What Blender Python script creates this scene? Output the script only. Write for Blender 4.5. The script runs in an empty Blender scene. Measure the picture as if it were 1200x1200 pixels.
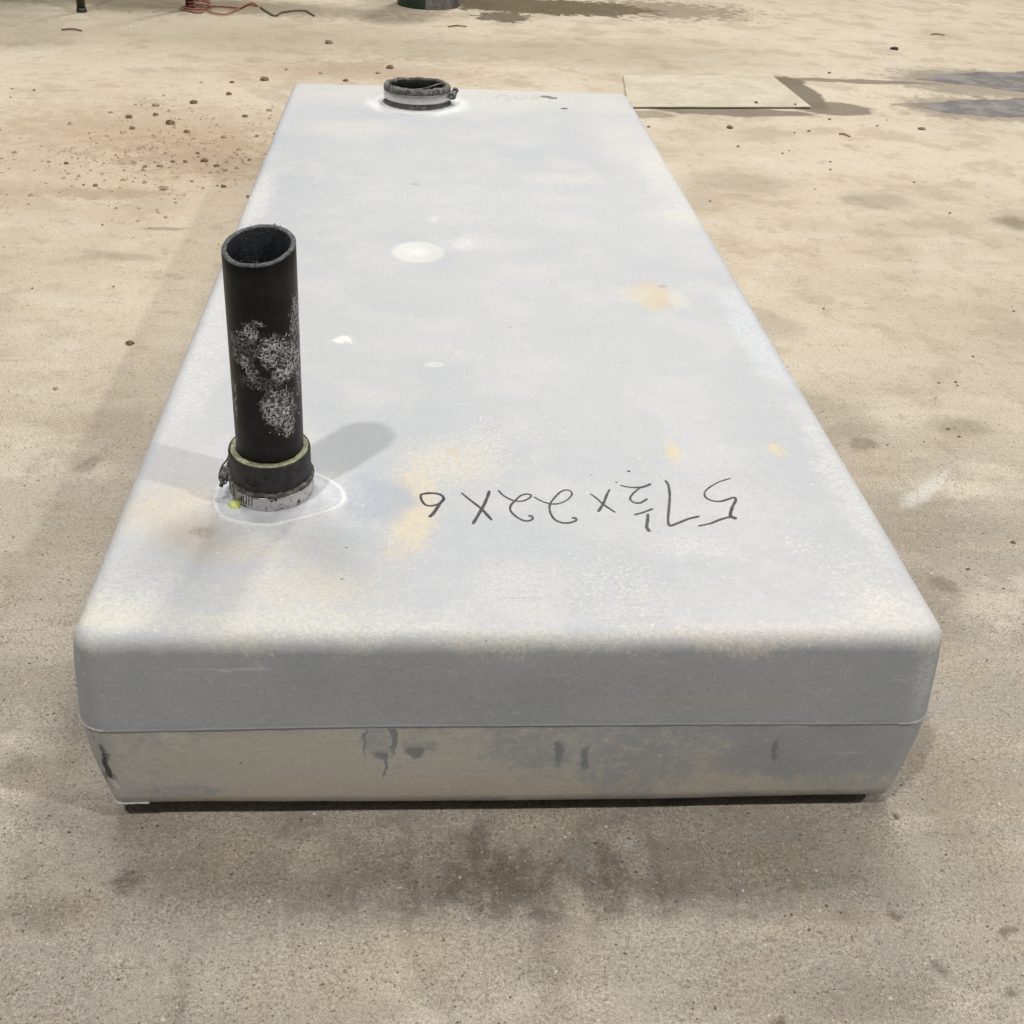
import bpy, bmesh, math, random
from mathutils import Vector, Matrix, noise
import numpy as np
I = 0.0254
C = bpy.context.scene.collection
S = bpy.context.scene
rnd = random.Random(7)

# ------------------------------------------------------------------ camera
CAM = (-0.0647, -0.5655, 0.6256); PITCH, YAW, ROLL = 0.5785, 0.0940, 0.0568; FPX = 1343.0
cd = bpy.data.cameras.new('camera'); cam = bpy.data.objects.new('camera', cd); C.objects.link(cam)
cd.sensor_width = 36; cd.lens = FPX/1200*36; cd.clip_start = .02; cd.clip_end = 200
fw = Vector((math.sin(YAW)*math.cos(PITCH), math.cos(YAW)*math.cos(PITCH), -math.sin(PITCH)))
rt0 = Vector((math.cos(YAW), -math.sin(YAW), 0)); up0 = rt0.cross(fw)
rt = rt0*math.cos(ROLL)+up0*math.sin(ROLL); up = -rt0*math.sin(ROLL)+up0*math.cos(ROLL)
M = Matrix((rt, up, -fw)).transposed().to_4x4(); M.translation = Vector(CAM); cam.matrix_world = M
S.camera = cam
def ray(px, py):
    return rt*((px-600)/FPX) - up*((py-600)/FPX) + fw
def atz(px, py, z=0.0):      # inches on a horizontal surface
    d = ray(px, py); t = (z*I-CAM[2])/d.z; p = Vector(CAM)+d*t; return Vector((p.x/I, p.y/I, z))
def aty(px, py, y=0.0):      # inches on an upright surface
    d = ray(px, py); t = (y*I-CAM[1])/d.y; p = Vector(CAM)+d*t; return Vector((p.x/I, y, p.z/I))

# ------------------------------------------------------------------ light
w = bpy.data.worlds.new('World'); S.world = w; w.use_nodes = True
bg = w.node_tree.nodes['Background']; bg.inputs[0].default_value = (1, .98, .95, 1); bg.inputs[1].default_value = .07
def lamp(name, pos, target, size, power, col):
    l = bpy.data.lights.new(name, 'AREA'); l.shape = 'DISK'; l.size = size; l.energy = power; l.color = col
    o = bpy.data.objects.new(name, l); C.objects.link(o)
    p = Vector(pos)*I; o.location = p
    o.rotation_euler = (Vector(target)*I-p).to_track_quat('-Z', 'Y').to_euler()
lamp('overhead_light', (-68, -84, 215), (0, 20, 0), .20, 116, (1, .985, .955))
lamp('overhead_light', (165, -72, 195), (0, 30, 0), .22, 124, (1, .98, .945))
lamp('overhead_light', (-62, 105, 205), (0, 30, 0), 1.5, 80, (1, .99, .985))
lamp('overhead_light', (72, 112, 205), (0, 30, 0), 1.5, 88, (1, .99, .985))
lamp('overhead_light', (60, 270, 230), (40, 170, 0), 1.0, 200, (1, .98, .93))  # added lamp that brightens the far floor
S.view_settings.view_transform = 'Standard'; S.view_settings.look = 'None'
S.view_settings.exposure = 0.15; S.view_settings.gamma = 1
S.view_settings.use_curve_mapping = False
S.cycles.max_bounces = 3; S.cycles.adaptive_threshold = .025; S.cycles.diffuse_bounces = 2; S.cycles.glossy_bounces = 2; S.cycles.transmission_bounces = 0; S.cycles.volume_bounces = 0

# ------------------------------------------------------------------ node helpers
class NT:
    def __init__(s, name):
        s.m = bpy.data.materials.new(name); s.m.use_nodes = True; s.t = s.m.node_tree; s.n = s.t.nodes
        s.b = s.n['Principled BSDF']; tc = s.n.new('ShaderNodeTexCoord')
        v = s.n.new('ShaderNodeVectorMath'); v.operation = 'SCALE'; v.inputs['Scale'].default_value = 1/I
        s.t.links.new(tc.outputs['Object'], v.inputs[0]); s.P = v.outputs[0]; s._bl = {}
    def L(s, a, b): s.t.links.new(a, b)
    def setin(s, sock, v):
        if isinstance(v, bpy.types.NodeSocket): s.L(v, sock)
        elif sock.type == 'RGBA': sock.default_value = (*v[:3], 1)
        else: sock.default_value = v
    def math(s, op, a, b=0., c=None, clamp=False):
        n = s.n.new('ShaderNodeMath'); n.operation = op; n.use_clamp = clamp
        s.setin(n.inputs[0], a); s.setin(n.inputs[1], b)
        if c is not None: s.setin(n.inputs[2], c)
        return n.outputs[0]
    def noise(s, scale, detail=4, rough=.55, vec=None, dist=0., off=0.):
        n = s.n.new('ShaderNodeTexNoise'); n.inputs['Scale'].default_value = scale; n.inputs['Detail'].default_value = detail
        n.inputs['Roughness'].default_value = rough; n.inputs['Distortion'].default_value = dist
        v = vec or s.P
        if off:
            a = s.n.new('ShaderNodeVectorMath'); a.operation = 'ADD'; a.inputs[1].default_value = (off, off*1.7, off*.6); s.L(v, a.inputs[0]); v = a.outputs[0]
        s.L(v, n.inputs['Vector']); return n.outputs['Fac']
    def stretch(s, sx, sy, sz, rz=0.):
        n = s.n.new('ShaderNodeMapping'); n.inputs['Scale'].default_value = (sx, sy, sz); n.inputs['Rotation'].default_value = (0, 0, rz)
        s.L(s.P, n.inputs['Vector']); return n.outputs[0]
    def voro(s, scale, vec=None, feature='F1'):
        n = s.n.new('ShaderNodeTexVoronoi'); n.inputs['Scale'].default_value = scale; n.feature = feature
        s.L(vec or s.P, n.inputs['Vector']); return n
    def ramp(s, v, lo, hi, a=0., b=1., smooth=True):
        n = s.n.new('ShaderNodeMapRange'); n.interpolation_type = 'SMOOTHSTEP' if smooth else 'LINEAR'
        s.setin(n.inputs['Value'], v); n.inputs['From Min'].default_value = lo; n.inputs['From Max'].default_value = hi
        n.inputs['To Min'].default_value = a; n.inputs['To Max'].default_value = b; return n.outputs['Result']
    def mix(s, f, a, b, mode='MIX'):
        n = s.n.new('ShaderNodeMix'); n.data_type = 'RGBA'; n.blend_type = mode
        s.setin(n.inputs[0], f); s.setin(n.inputs[6], a); s.setin(n.inputs[7], b); return n.outputs[2]
    def warp(s, scale, amp):
        n = s.n.new('ShaderNodeTexNoise'); n.inputs['Scale'].default_value = scale; n.inputs['Detail'].default_value = 2.2; s.L(s.P, n.inputs['Vector'])
        sc_ = s.n.new('ShaderNodeSeparateColor'); s.L(n.outputs['Color'], sc_.inputs[0]); cb = s.n.new('ShaderNodeCombineXYZ')
        for i in range(3): s.L(sc_.outputs[i], cb.inputs[i])
        a = s.n.new('ShaderNodeVectorMath'); a.operation = 'SUBTRACT'; s.L(cb.outputs[0], a.inputs[0]); a.inputs[1].default_value = (.5, .5, .5)
        b = s.n.new('ShaderNodeVectorMath'); b.operation = 'MULTIPLY_ADD'; s.L(a.outputs[0], b.inputs[0]); b.inputs[1].default_value = (amp*2, amp*2, amp*2); s.L(s.P, b.inputs[2])
        return b.outputs[0]
    def blob(s, c, r, rz=0., soft=.4, vec=None, grain=None, g=0.):
        """ellipsoid mask, 1 inside; grain = noise socket that frays the edge by g"""
        n = s.n.new('ShaderNodeMapping'); n.vector_type = 'TEXTURE'
        n.inputs['Location'].default_value = tuple(c); n.inputs['Rotation'].default_value = (0, 0, rz); n.inputs['Scale'].default_value = tuple(max(x, .01) for x in r)
        s.L(vec or s.P, n.inputs['Vector'])
        l = s.n.new('ShaderNodeVectorMath'); l.operation = 'LENGTH'; s.L(n.outputs[0], l.inputs[0]); v = l.outputs['Value']
        if grain is not None: v = s.math('MULTIPLY_ADD', s.math('SUBTRACT', grain, .5), g*2, v)
        return s.ramp(v, 1-soft, 1+soft, 1., 0.)
    def mul(s, a, b): return s.math('MULTIPLY', a, b)
    def gate(s, col, vec):
        """vec unchanged; only makes Cycles evaluate the layers one batch at a time (its shader stack is small)"""
        a = s.n.new('ShaderNodeVectorMath'); a.operation = 'MULTIPLY_ADD'; s.L(col, a.inputs[0]); a.inputs[1].default_value = (1e-7, 1e-7, 1e-7); s.L(vec, a.inputs[2]); return a.outputs[0]
    def bump(s, h, dist, strength=1., prev=None):
        n = s.n.new('ShaderNodeBump'); n.inputs['Distance'].default_value = dist; n.inputs['Strength'].default_value = strength
        s.setin(n.inputs['Height'], h)
        if prev is not None: s.L(prev, n.inputs['Normal'])
        s.L(n.outputs[0], s.b.inputs['Normal']); return n.outputs[0]
    def fin(s, col=None, rough=None, metal=None, spec=None):
        for k, v in (('Base Color', col), ('Roughness', rough), ('Metallic', metal), ('Specular IOR Level', spec)):
            if v is not None: s.setin(s.b.inputs[k], v)
        return s.m

ZT = 6.3       # top of the tank, inches
def tb(px, py, rx, ry, z=ZT):    # blob on the tank top (or floor, z=0) from its outline's centre and half sizes
    c = atz(px, py, z); a = atz(px+rx, py, z); b = atz(px, py-ry, z)
    return (c.x, c.y, c.z), (abs(a.x-c.x), abs(b.y-c.y), .55)
def fb(px, py, rx, ry, y=-.2):
    c = aty(px, py, y); a = aty(px+rx, py, y); b = aty(px, py-ry, y)
    return (c.x, c.y, c.z), (abs(a.x-c.x), 1.4, abs(b.z-c.z))

# ------------------------------------------------------------------ materials
def mat_floor():
    s = NT('worn_concrete')
    low = s.noise(.035, 5, .6); mid = s.noise(.22, 4, .64, off=9); mid2 = s.noise(.9, 4, .68, off=21)
    fine = s.noise(10, 2, .75, off=3); vf = s.noise(24, 1, .7, off=5)
    streak = s.noise(.25, 5, .6, vec=s.stretch(.25, 1.3, 1, .1))
    W = s.warp(.35, .9); W2 = s.warp(.09, 3.5); G = {}; cnt = [0]; W4 = s.warp(1.3, .35)
    col = s.mix(s.ramp(low, .35, .65), (.59, .50, .37), (.71, .61, .465))
    # darker and greyer towards the viewer, paler tan further off
    sx = s.n.new('ShaderNodeSeparateXYZ'); s.L(s.P, sx.inputs[0])
    yy = s.math('MULTIPLY_ADD', s.math('SUBTRACT', low, .5), 26, sx.outputs['Y'])
    near = s.ramp(yy, 0, 44, 1, 0)
    col = s.mix(s.mul(near, .88), col, (.375, .340, .295))
    col = s.mix(s.ramp(streak, .45, .68, 0, .55), col, (.70, .62, .50))
    col = s.mix(s.ramp(mid, .52, .62, 0, .42), col, (.43, .355, .265))
    col = s.mix(s.ramp(mid, .46, .32, 0, .5), col, (.72, .65, .53))
    col = s.mix(s.ramp(mid2, .56, .68, 0, .36), col, (.36, .30, .23))
    def B(px, py, rx, ry, colr, st, soft=.45, g=.6, rz=0., w=None, gr=None):
        nonlocal col
        c, r = tb(px, py, rx, ry, 0.); r = (r[0], r[1], 40); cnt[0] += 1
        if cnt[0] % 12 == 0:
            for q in (W, W2, W4): G[q] = s.gate(col, q)
        w = w or W
        col = s.mix(s.mul(s.blob(c, r, rz, soft, G.get(w, w), gr or mid2, g), st), col, colr)
    # sandy drift of dirt left of the far end
    B(130, 178, 250, 45, (.62, .49, .35), .6, .6, 1.0, w=W2)
    B(250, 182, 110, 20, (.40, .30, .20), .7, .7, 2.2, w=W4); B(180, 150, 150, 26, (.48, .365, .245), .55, .7, 2.2, w=W4)
    B(70, 222, 110, 9, (.60, .48, .34), .5, .5, 1.4)
    B(100, 226, 90, 6, (.38, .27, .18), .5, .5, 1.8)
    B(430, 84, 130, 10, (.42, .30, .2), .5, .6, 1.5)
    B(50, 125, 60, 3, (.62, .52, .38), .5); B(640, 62, 260, 14, (.34, .29, .2), .35, .6, 1.2, w=W2)
    B(300, 40, 260, 22, (.36, .31, .21), .45, .6, 1., w=W2); B(230, 6, 260, 9, (.20, .16, .1), .7, .5, .8, w=W2)  # last one: dark strip painting in the stand's shade
    # brown wet patch far behind the tank
    B(640, 8, 120, 9, (.12, .088, .045), .95, .12, .7); B(590, 20, 30, 6, (.12, .088, .045), .9, .15, 1.1)
    B(780, 12, 90, 10, (.17, .13, .075), .65, .3, 1.8)
    # damp marks round the sheet
    damp = (.20, .16, .115)
    for a in ((935, 108, 22, 19, .95), (860, 131, 90, 5, .85), (975, 127, 45, 7, .85), (1000, 95, 95, 2.2, .8), (920, 96, 22, 5, .9), (1085, 124, 40, 3.5, .5), (760, 134, 30, 4, .6)):
        B(a[0], a[1], a[2], a[3], damp, a[4], .12, .25)
    # stains in front; the broad ones also paint in the tank's shade
    for a in ((590, 1035, 55, 32, .5), (712, 1030, 28, 34, .5), (640, 1000, 200, 60, .3), (420, 1015, 200, 50, .3), (870, 1005, 170, 50, .3), (560, 1010, 8, 70, .3), (690, 1040, 7, 60, .3), (480, 1030, 7, 50, .25), (770, 1020, 6, 55, .25),
              (147, 1037, 14, 13, .6), (640, 1130, 22, 60, .35), (210, 1175, 12, 45, .35), (500, 1150, 20, 20, .3), (60, 1065, 60, 14, .35), (912, 1196, 10, 6, .7),
              (1102, 1133, 9, 10, .5), (1050, 1073, 9, 5, .6), (1182, 1093, 7, 5, .6), (1186, 1163, 7, 5, .6), (20, 905, 26, 18, .4)):
        B(a[0], a[1], a[2], a[3], (.095, .08, .06), a[4], .7, 1.5, w=W4 if a[2] < 40 else W)
    for a in ((1013, 523, 13, 9, .5), (970, 495, 60, 26, .35), (1080, 615, 70, 35, .3), (1060, 700, 60, 40, .35), (1100, 685, 14, 8, .5), (1190, 262, 24, 8, .6),
              (1030, 235, 40, 10, .35), (870, 215, 60, 12, .3), (108, 545, 12, 9, .4), (190, 268, 22, 2, .5), (150, 300, 40, 5, .3), (900, 380, 40, 14, .3), (1130, 500, 30, 10, .35)):
        B(a[0], a[1], a[2], a[3], (.17, .14, .095), a[4], .5, .8)
    # pale scuffs
    B(1080, 574, 44, 5, (.70, .67, .62), .75, .5, 1.2, rz=.75); B(1110, 562, 24, 3, (.76, .73, .68), .5, .3, .9, rz=.7)
    B(45, 756, 60, 6, (.56, .5, .42), .6, .5, .6, rz=.18); B(640, 1170, 14, 60, (.46, .41, .34), .5, .5, 1.); B(60, 605, 50, 3, (.56, .47, .35), .4)
    B(740, 985, 14, 10, (.5, .47, .43), .6, .5, 1.4); B(690, 1010, 12, 20, (.42, .39, .35), .5, .5, 1.4); B(850, 975, 60, 20, (.40, .37, .35), .3, .6, 1.8)
    B(470, 1130, 150, 40, (.48, .41, .29), .45, .8, .8, w=W2); B(1150, 900, 80, 50, (.34, .27, .2), .35, .8, .8, w=W2)
    for a in ((150, 890, 70, 2.2, .2), (30, 640, 60, 1.6, -.3), (1000, 1110, 90, 2, .35), (330, 1100, 3, 60, .1), (880, 1150, 60, 1.6, -.4), (1150, 760, 50, 2, .5), (120, 480, 60, 1.5, .2), (1100, 420, 60, 1.4, -.1), (560, 1090, 2.5, 50, -.2)):
        B(a[0], a[1], a[2], a[3], (.55, .50, .42), .35, .6, 1.6, rz=a[4], w=W4)
    for a in ((300, 1150, 120, 26), (760, 1120, 90, 30), (1050, 1010, 60, 24), (40, 990, 60, 20), (1000, 840, 40, 20)):
        B(a[0], a[1], a[2], a[3], (.50, .45, .37), .45, .8, 1.6)
    B(1030, 1160, 90, 30, (.27, .23, .18), .4, .8, 1.6); B(180, 960, 60, 18, (.26, .22, .17), .35, .8, 1.6); B(1140, 97, 90, 15, (.2, .17, .13), .6, .25, .8, w=W4); B(1150, 128, 85, 13, (.2, .17, .13), .6, .25, .8, w=W4)
    # salt and pepper aggregate
    VW = s.warp(7, .07); v = s.voro(3.1, vec=VW); spk = s.ramp(v.outputs['Distance'], .17, .10)
    sel = s.n.new('ShaderNodeSeparateColor'); s.L(v.outputs['Color'], sel.inputs[0])
    col = s.mix(s.mul(spk, s.ramp(sel.outputs[0], .80, .82, 0, .8)), col, (.07, .055, .04))
    col = s.mix(s.mul(spk, s.ramp(sel.outputs[1], .88, .90, 0, .9)), col, (.68, .64, .56))
    v2 = s.voro(9., vec=VW); spk2 = s.ramp(v2.outputs['Distance'], .32, .2); sel2 = s.n.new('ShaderNodeSeparateColor'); s.L(v2.outputs['Color'], sel2.inputs[0])
    col = s.mix(s.mul(spk2, s.ramp(sel2.outputs[0], .74, .76, 0, .75)), col, (.14, .115, .085))
    col = s.mix(s.mul(spk2, s.ramp(sel2.outputs[1], .84, .86, 0, .7)), col, (.58, .53, .45))
    W3 = s.gate(col, s.P); gr = s.noise(3.6, 4, .8, vec=W3, off=31)
    col = s.mix(s.mul(s.ramp(gr, .54, .64, 0, .34), s.math('MULTIPLY_ADD', near, .6, .4)), col, (.17, .142, .108)); col = s.mix(s.mul(s.ramp(gr, .45, .36, 0, .28), s.math('MULTIPLY_ADD', near, .6, .4)), col, (.62, .56, .46))
    col = s.mix(s.mul(s.math('MULTIPLY_ADD', near, .6, .4), s.ramp(mid2, .38, .6, .45, 1)), col, s.mix(1., col, s.mix(s.ramp(fine, .30, .62, 0, 1, False), (.62, .61, .60), (1.18, 1.18, 1.18)), 'MULTIPLY'))
    col = s.mix(1., col, s.mix(s.ramp(vf, .36, .64, 0, 1, False), (.78, .77, .76), (1.18, 1.18, 1.18)), 'MULTIPLY')
    h = s.math('MULTIPLY_ADD', mid2, .10, s.mul(fine, .035))
    s.bump(h, I)
    return s.fin(col, s.ramp(mid, .3, .7, .72, .9), spec=.3)

def mat_tank():
    s = NT('grey_polyethylene')
    mid = s.noise(.33, 4, .6, off=4); m2 = s.noise(1.4, 4, .68, off=8); fine = s.noise(9, 3, .8, off=2); vf = s.noise(26, 2, .7); low = s.noise(.09, 3, .5, off=14)
    W = s.warp(.5, .7); W1 = s.warp(2.4, .2); m3 = s.noise(3.4, 4, .78, off=17); G = {}; cnt = [0]
    spots = s.ramp(fine, .50, .66)          # broken, gritty deposit
    sx = s.n.new('ShaderNodeSeparateXYZ'); s.L(s.P, sx.inputs[0])
    col = s.mix(s.ramp(low, .35, .65), (.540, .553, .573), (.588, .595, .604))
    col = s.mix(s.ramp(mid, .45, .7, 0, .5), col, (.66, .655, .635))
    col = s.mix(s.mul(s.ramp(m2, .52, .75, 0, .55), s.ramp(mid, .4, .65)), col, (.68, .64, .57))
    # wall shade put into the colour: darker grey below the lit lid
    lid_lit = s.ramp(s.math('MULTIPLY_ADD', s.math('SUBTRACT', m2, .5), .35, sx.outputs['Z']), 5.75, 6.12)
    col = s.mix(lid_lit, s.mix(s.ramp(mid, .35, .65), (.375, .40, .432), (.41, .432, .462)), col)
    brk = s.ramp(s.math('MULTIPLY_ADD', fine, .6, s.mul(m3, .4)), .42, .57, .3, 1.1)
    def B(c, r, colr, st, soft=.5, g=.6, rz=0., w=None, gr=None, mask=None):
        nonlocal col
        cnt[0] += 1
        if cnt[0] % 12 == 0:
            for q in (W, W1, s.P): G[q] = s.gate(col, q)
        w = w or W
        k = s.mul(s.blob(c, r, rz, soft, G.get(w, w), gr or (m3 if g > .7 else m2), g*1.3), st)
        if st < .9: k = s.mul(k, brk)
        if mask is not None: k = s.mul(k, mask)
        col = s.mix(k, col, colr)
    T = lambda px, py, rx, ry, *a, **k: B(*tb(px, py, rx, ry), *a, **k)
    F = lambda px, py, rx, ry, *a, **k: B(*fb(px, py, rx, ry), *a, **k)
    cream = (.74, .70, .60); tan = (.62, .51, .37); pink = (.70, .655, .61)
    # dusty cream along edges
    T(540, 112, 220, 14, cream, .55, .5, .5); T(420, 150, 60, 10, cream, .45)
    T(735, 165, 40, 34, pink, .55, .6, .6); T(790, 215, 30, 34, (.82, .77, .70), .45)
    T(805, 255, 36, 9, (.76, .73, .62), .7, .4, 1.2); T(660, 208, 38, 7, (.75, .71, .64), .7, .5, 1.5); T(560, 282, 60, 7, (.70, .70, .69), .5, .7, .9)
    T(600, 240, 200, 30, (.70, .70, .69), .4, .7, .8)
    T(300, 235, 16, 30, (.84, .82, .76), .6); T(245, 400, 22, 90, (.78, .77, .74), .5); T(880, 390, 18, 50, (.74, .77, .80), .5); T(990, 560, 26, 70, (.76, .75, .71), .5)
    T(765, 345, 24, 16, (.70, .57, .36), .89, .35, .9, w=W1); T(768, 350, 12, 9, tan, .7, .4, 1.); T(795, 350, 12, 9, cream, .7, .4, 1.4, w=W1); T(745, 343, 30, 9, cream, .5, .5, 1.5)
    T(790, 530, 9, 12, (.74, .63, .42), .89, .4, 1.1, w=W1); T(910, 527, 10, 8, (.74, .62, .40), .89, .4, 1.1, w=W1)
    T(570, 510, 24, 22, (.80, .75, .62), .9, .4, 1.6, w=W1, mask=spots); T(640, 505, 40, 14, cream, .6, .5, 1.8, mask=spots)
    T(530, 540, 60, 22, (.74, .68, .55), .7, .6, 1.6); T(533, 529, 8, 4, tan, .6)
    T(485, 590, 26, 40, (.72, .63, .47), .9, .5, 1., w=W1); T(470, 630, 26, 22, (.72, .62, .46), .65, .5, 1.)
    T(205, 588, 62, 28, (.70, .61, .47), .8, .6, .8); T(222, 625, 42, 22, (.53, .45, .36), .8, .6, .9); T(237, 622, 14, 6, (.36, .28, .20), .75, .4, 1.2, w=W1)
    T(310, 640, 70, 16, (.70, .62, .50), .7, .6, 1.); T(360, 690, 90, 26, (.71, .64, .54), .7, .6, 1.1)
    T(150, 690, 60, 45, (.78, .77, .73), .5); T(130, 715, 50, 20, (.76, .73, .60), .6, .6, .8); T(300, 728, 220, 14, cream, .6, .5, .8)
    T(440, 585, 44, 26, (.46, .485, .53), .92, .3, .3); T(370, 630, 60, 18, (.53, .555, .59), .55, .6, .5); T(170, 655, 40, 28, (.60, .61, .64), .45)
    T(620, 690, 60, 30, (.72, .70, .66), .5, .6, 1.); T(725, 690, 45, 42, (.76, .72, .63), .8, .5, 1.6, mask=spots); T(810, 640, 60, 12, (.80, .74, .65), .5, .6, 1.2)
    T(840, 600, 60, 60, (.68, .665, .67), .3, .7, .5)
    T(940, 640, 22, 14, cream, .95, .4, 1.5, w=W1, mask=spots); T(1010, 680, 40, 30, cream, .95, .5, 1.5, w=W1, mask=spots); T(1040, 715, 60, 24, (.82, .76, .68), .6, .6, 1.); T(1030, 650, 14, 10, cream, .7, .4, 1.5, mask=spots)
    T(940, 735, 160, 10, (.78, .71, .64), .6, .5, .9); T(600, 742, 400, 7, (.80, .74, .64), .5, .4, 1.)
    # pale kiss-off dimple and small white marks
    T(490, 293, 31, 12, (.74, .73, .70), .95, .09, .08, w=s.P); T(488, 291, 12, 4, (.88, .865, .82), .8, .6, .1)
    T(403, 397, 11, 4, (.90, .87, .80), .9, .3, 1.2, w=W1); T(517, 423, 9, 5, (.76, .77, .77), .8, .3, .4); T(548, 283, 12, 6, (.80, .79, .76), .6); T(510, 255, 5, 3, (.78, .78, .78), .7)
    T(530, 405, 3, 20, (.5, .52, .55), .35, .4, .8, rz=-.25)
    T(487, 215, 6, 2, (.42, .42, .42), .7, .4, 1.); T(779, 335, 6, 1.6, (.35, .33, .35), .7); 
    T(326, 588, 92, 40, (.72, .72, .715), .4, .25, .6, w=W1)
    # pale bloom round the two fittings, and painted grey shade at the far neck
    T(489, 121, 56, 13, (.90, .90, .88), .9, .2, .15, w=W1); T(489, 121, 41, 10, (.46, .47, .49), .8, .3, .3, w=W1)
    # front wall: taupe film on the lower half, grey scuffs through it
    fr = s.mul(s.ramp(sx.outputs['Z'], 3.30, 3.34, 1, 0, False), s.ramp(sx.outputs['Y'], 1.6, .6, 0, 1))
    F(400, 895, 340, 60, (.575, .545, .49), .91, .5, .8, mask=fr); F(650, 925, 420, 16, (.58, .535, .45), .9, .5, 1.0, mask=fr); F(800, 900, 120, 25, (.54, .49, .42), .5, .6, .8, mask=fr)
    F(840, 822, 110, 16, (.47, .43, .385), .5, .6, .8); F(1010, 900, 60, 30, (.40, .42, .45), .5, .6, .8, mask=fr)
    g = (.36, .38, .41)
    for a in ((441, 868, 17, 19), (495, 876, 17, 8), (620, 880, 60, 20), (655, 885, 8, 14), (684, 888, 7, 14), (205, 928, 50, 7), (740, 900, 60, 40), (110, 880, 18, 60), (890, 890, 50, 20)):
        F(*a, g, .7, .3, .7, w=W1, mask=fr)
    d = (.26, .272, .295)
    for a in ((427, 868, 1.8, 20), (460, 862, 4, 22), (452, 895, 2, 14), (487, 882, 12, 6), (470, 900, 1.5, 1), (655, 880, 5, 13), (686, 887, 5, 14), (445, 887, 8, 5), (909, 880, 3, 12)):
        F(*a, d, .92, .35, .6, mask=fr, w=W1)
    for a in ((125, 898, 5, 15, .95), (128, 912, 9, 9, .8), (118, 880, 3, 8, .8), (106, 862, 2, 8, .6)): F(a[0], a[1], a[2], a[3], (.035, .033, .03), a[4], .4, 1., w=W1)
    F(133, 918, 5, 4, (.8, .8, .78), .8, .3, 1.)
    F(1080, 800, 14, 30, (.66, .67, .69), .5, .6, .6); F(1090, 757, 18, 12, (.74, .70, .64), .5, .6, 1.)
    # grubby pores and pin specks
    v = s.voro(1.1); sel = s.n.new('ShaderNodeSeparateColor'); s.L(v.outputs['Color'], sel.inputs[0])
    spk = s.ramp(v.outputs['Distance'], .055, .03)
    col = s.mix(s.mul(spk, s.ramp(sel.outputs[0], .86, .88, 0, .75)), col, (.15, .12, .1))
    v = s.voro(1.9); sel = s.n.new('ShaderNodeSeparateColor'); s.L(v.outputs['Color'], sel.inputs[0])
    col = s.mix(s.mul(s.ramp(v.outputs['Distance'], .09, .05), s.ramp(sel.outputs[1], .80, .82, 0, .7)), col, (.88, .87, .83))
    sc1 = s.noise(2.2, 3, .7, vec=s.stretch(.10, 5, 1, .9), off=5); sc2 = s.noise(2.6, 3, .7, vec=s.stretch(5, .12, 1, .25), off=8)
    col = s.mix(s.mul(s.ramp(sc1, .66, .72, 0, .5), s.ramp(m2, .45, .6)), col, (.36, .365, .375)); col = s.mix(s.mul(s.ramp(sc2, .67, .72, 0, .5), s.ramp(mid, .4, .55)), col, (.80, .795, .77))
    col = s.mix(s.ramp(m3, .56, .72, 0, .28), col, (.50, .495, .48)); col = s.mix(s.ramp(m3, .42, .28, 0, .3), col, (.74, .73, .70))
    scr = s.noise(3.2, 4, .7, vec=s.stretch(.12, 2.2, 1, .35), off=3)
    col = s.mix(s.ramp(scr, .62, .75, 0, .3), col, (.80, .80, .79))
    col = s.mix(1., col, s.mix(fine, (.84, .84, .84), (1.14, 1.14, 1.14)), 'MULTIPLY')
    col = s.mix(1., col, s.mix(vf, (.88, .88, .88), (1.11, 1.11, 1.11)), 'MULTIPLY')
    s.bump(s.math('MULTIPLY_ADD', m2, .02, s.math('MULTIPLY_ADD', fine, .014, s.mul(vf, .006))), I)
    return s.fin(col, s.ramp(m2, .3, .7, .48, .66), spec=.35)

def mat_plain(name, col, col2, rough, metal=0., scale=6., bump=.01, spec=.4, bs=None):
    s = NT(name); a = s.noise(scale, 5, .7); b = s.noise(scale*4, 4, .7, off=5)
    c = s.mix(s.ramp(a, .35, .68), col, col2); c = s.mix(1., c, s.mix(b, (.8, .8, .8), (1.2, 1.2, 1.2)), 'MULTIPLY')
    s.bump(s.math('ADD', a, b), bump*I); return s.fin(c, s.ramp(b, .3, .7, rough*.85, min(1, rough*1.15)), metal, spec)

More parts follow.
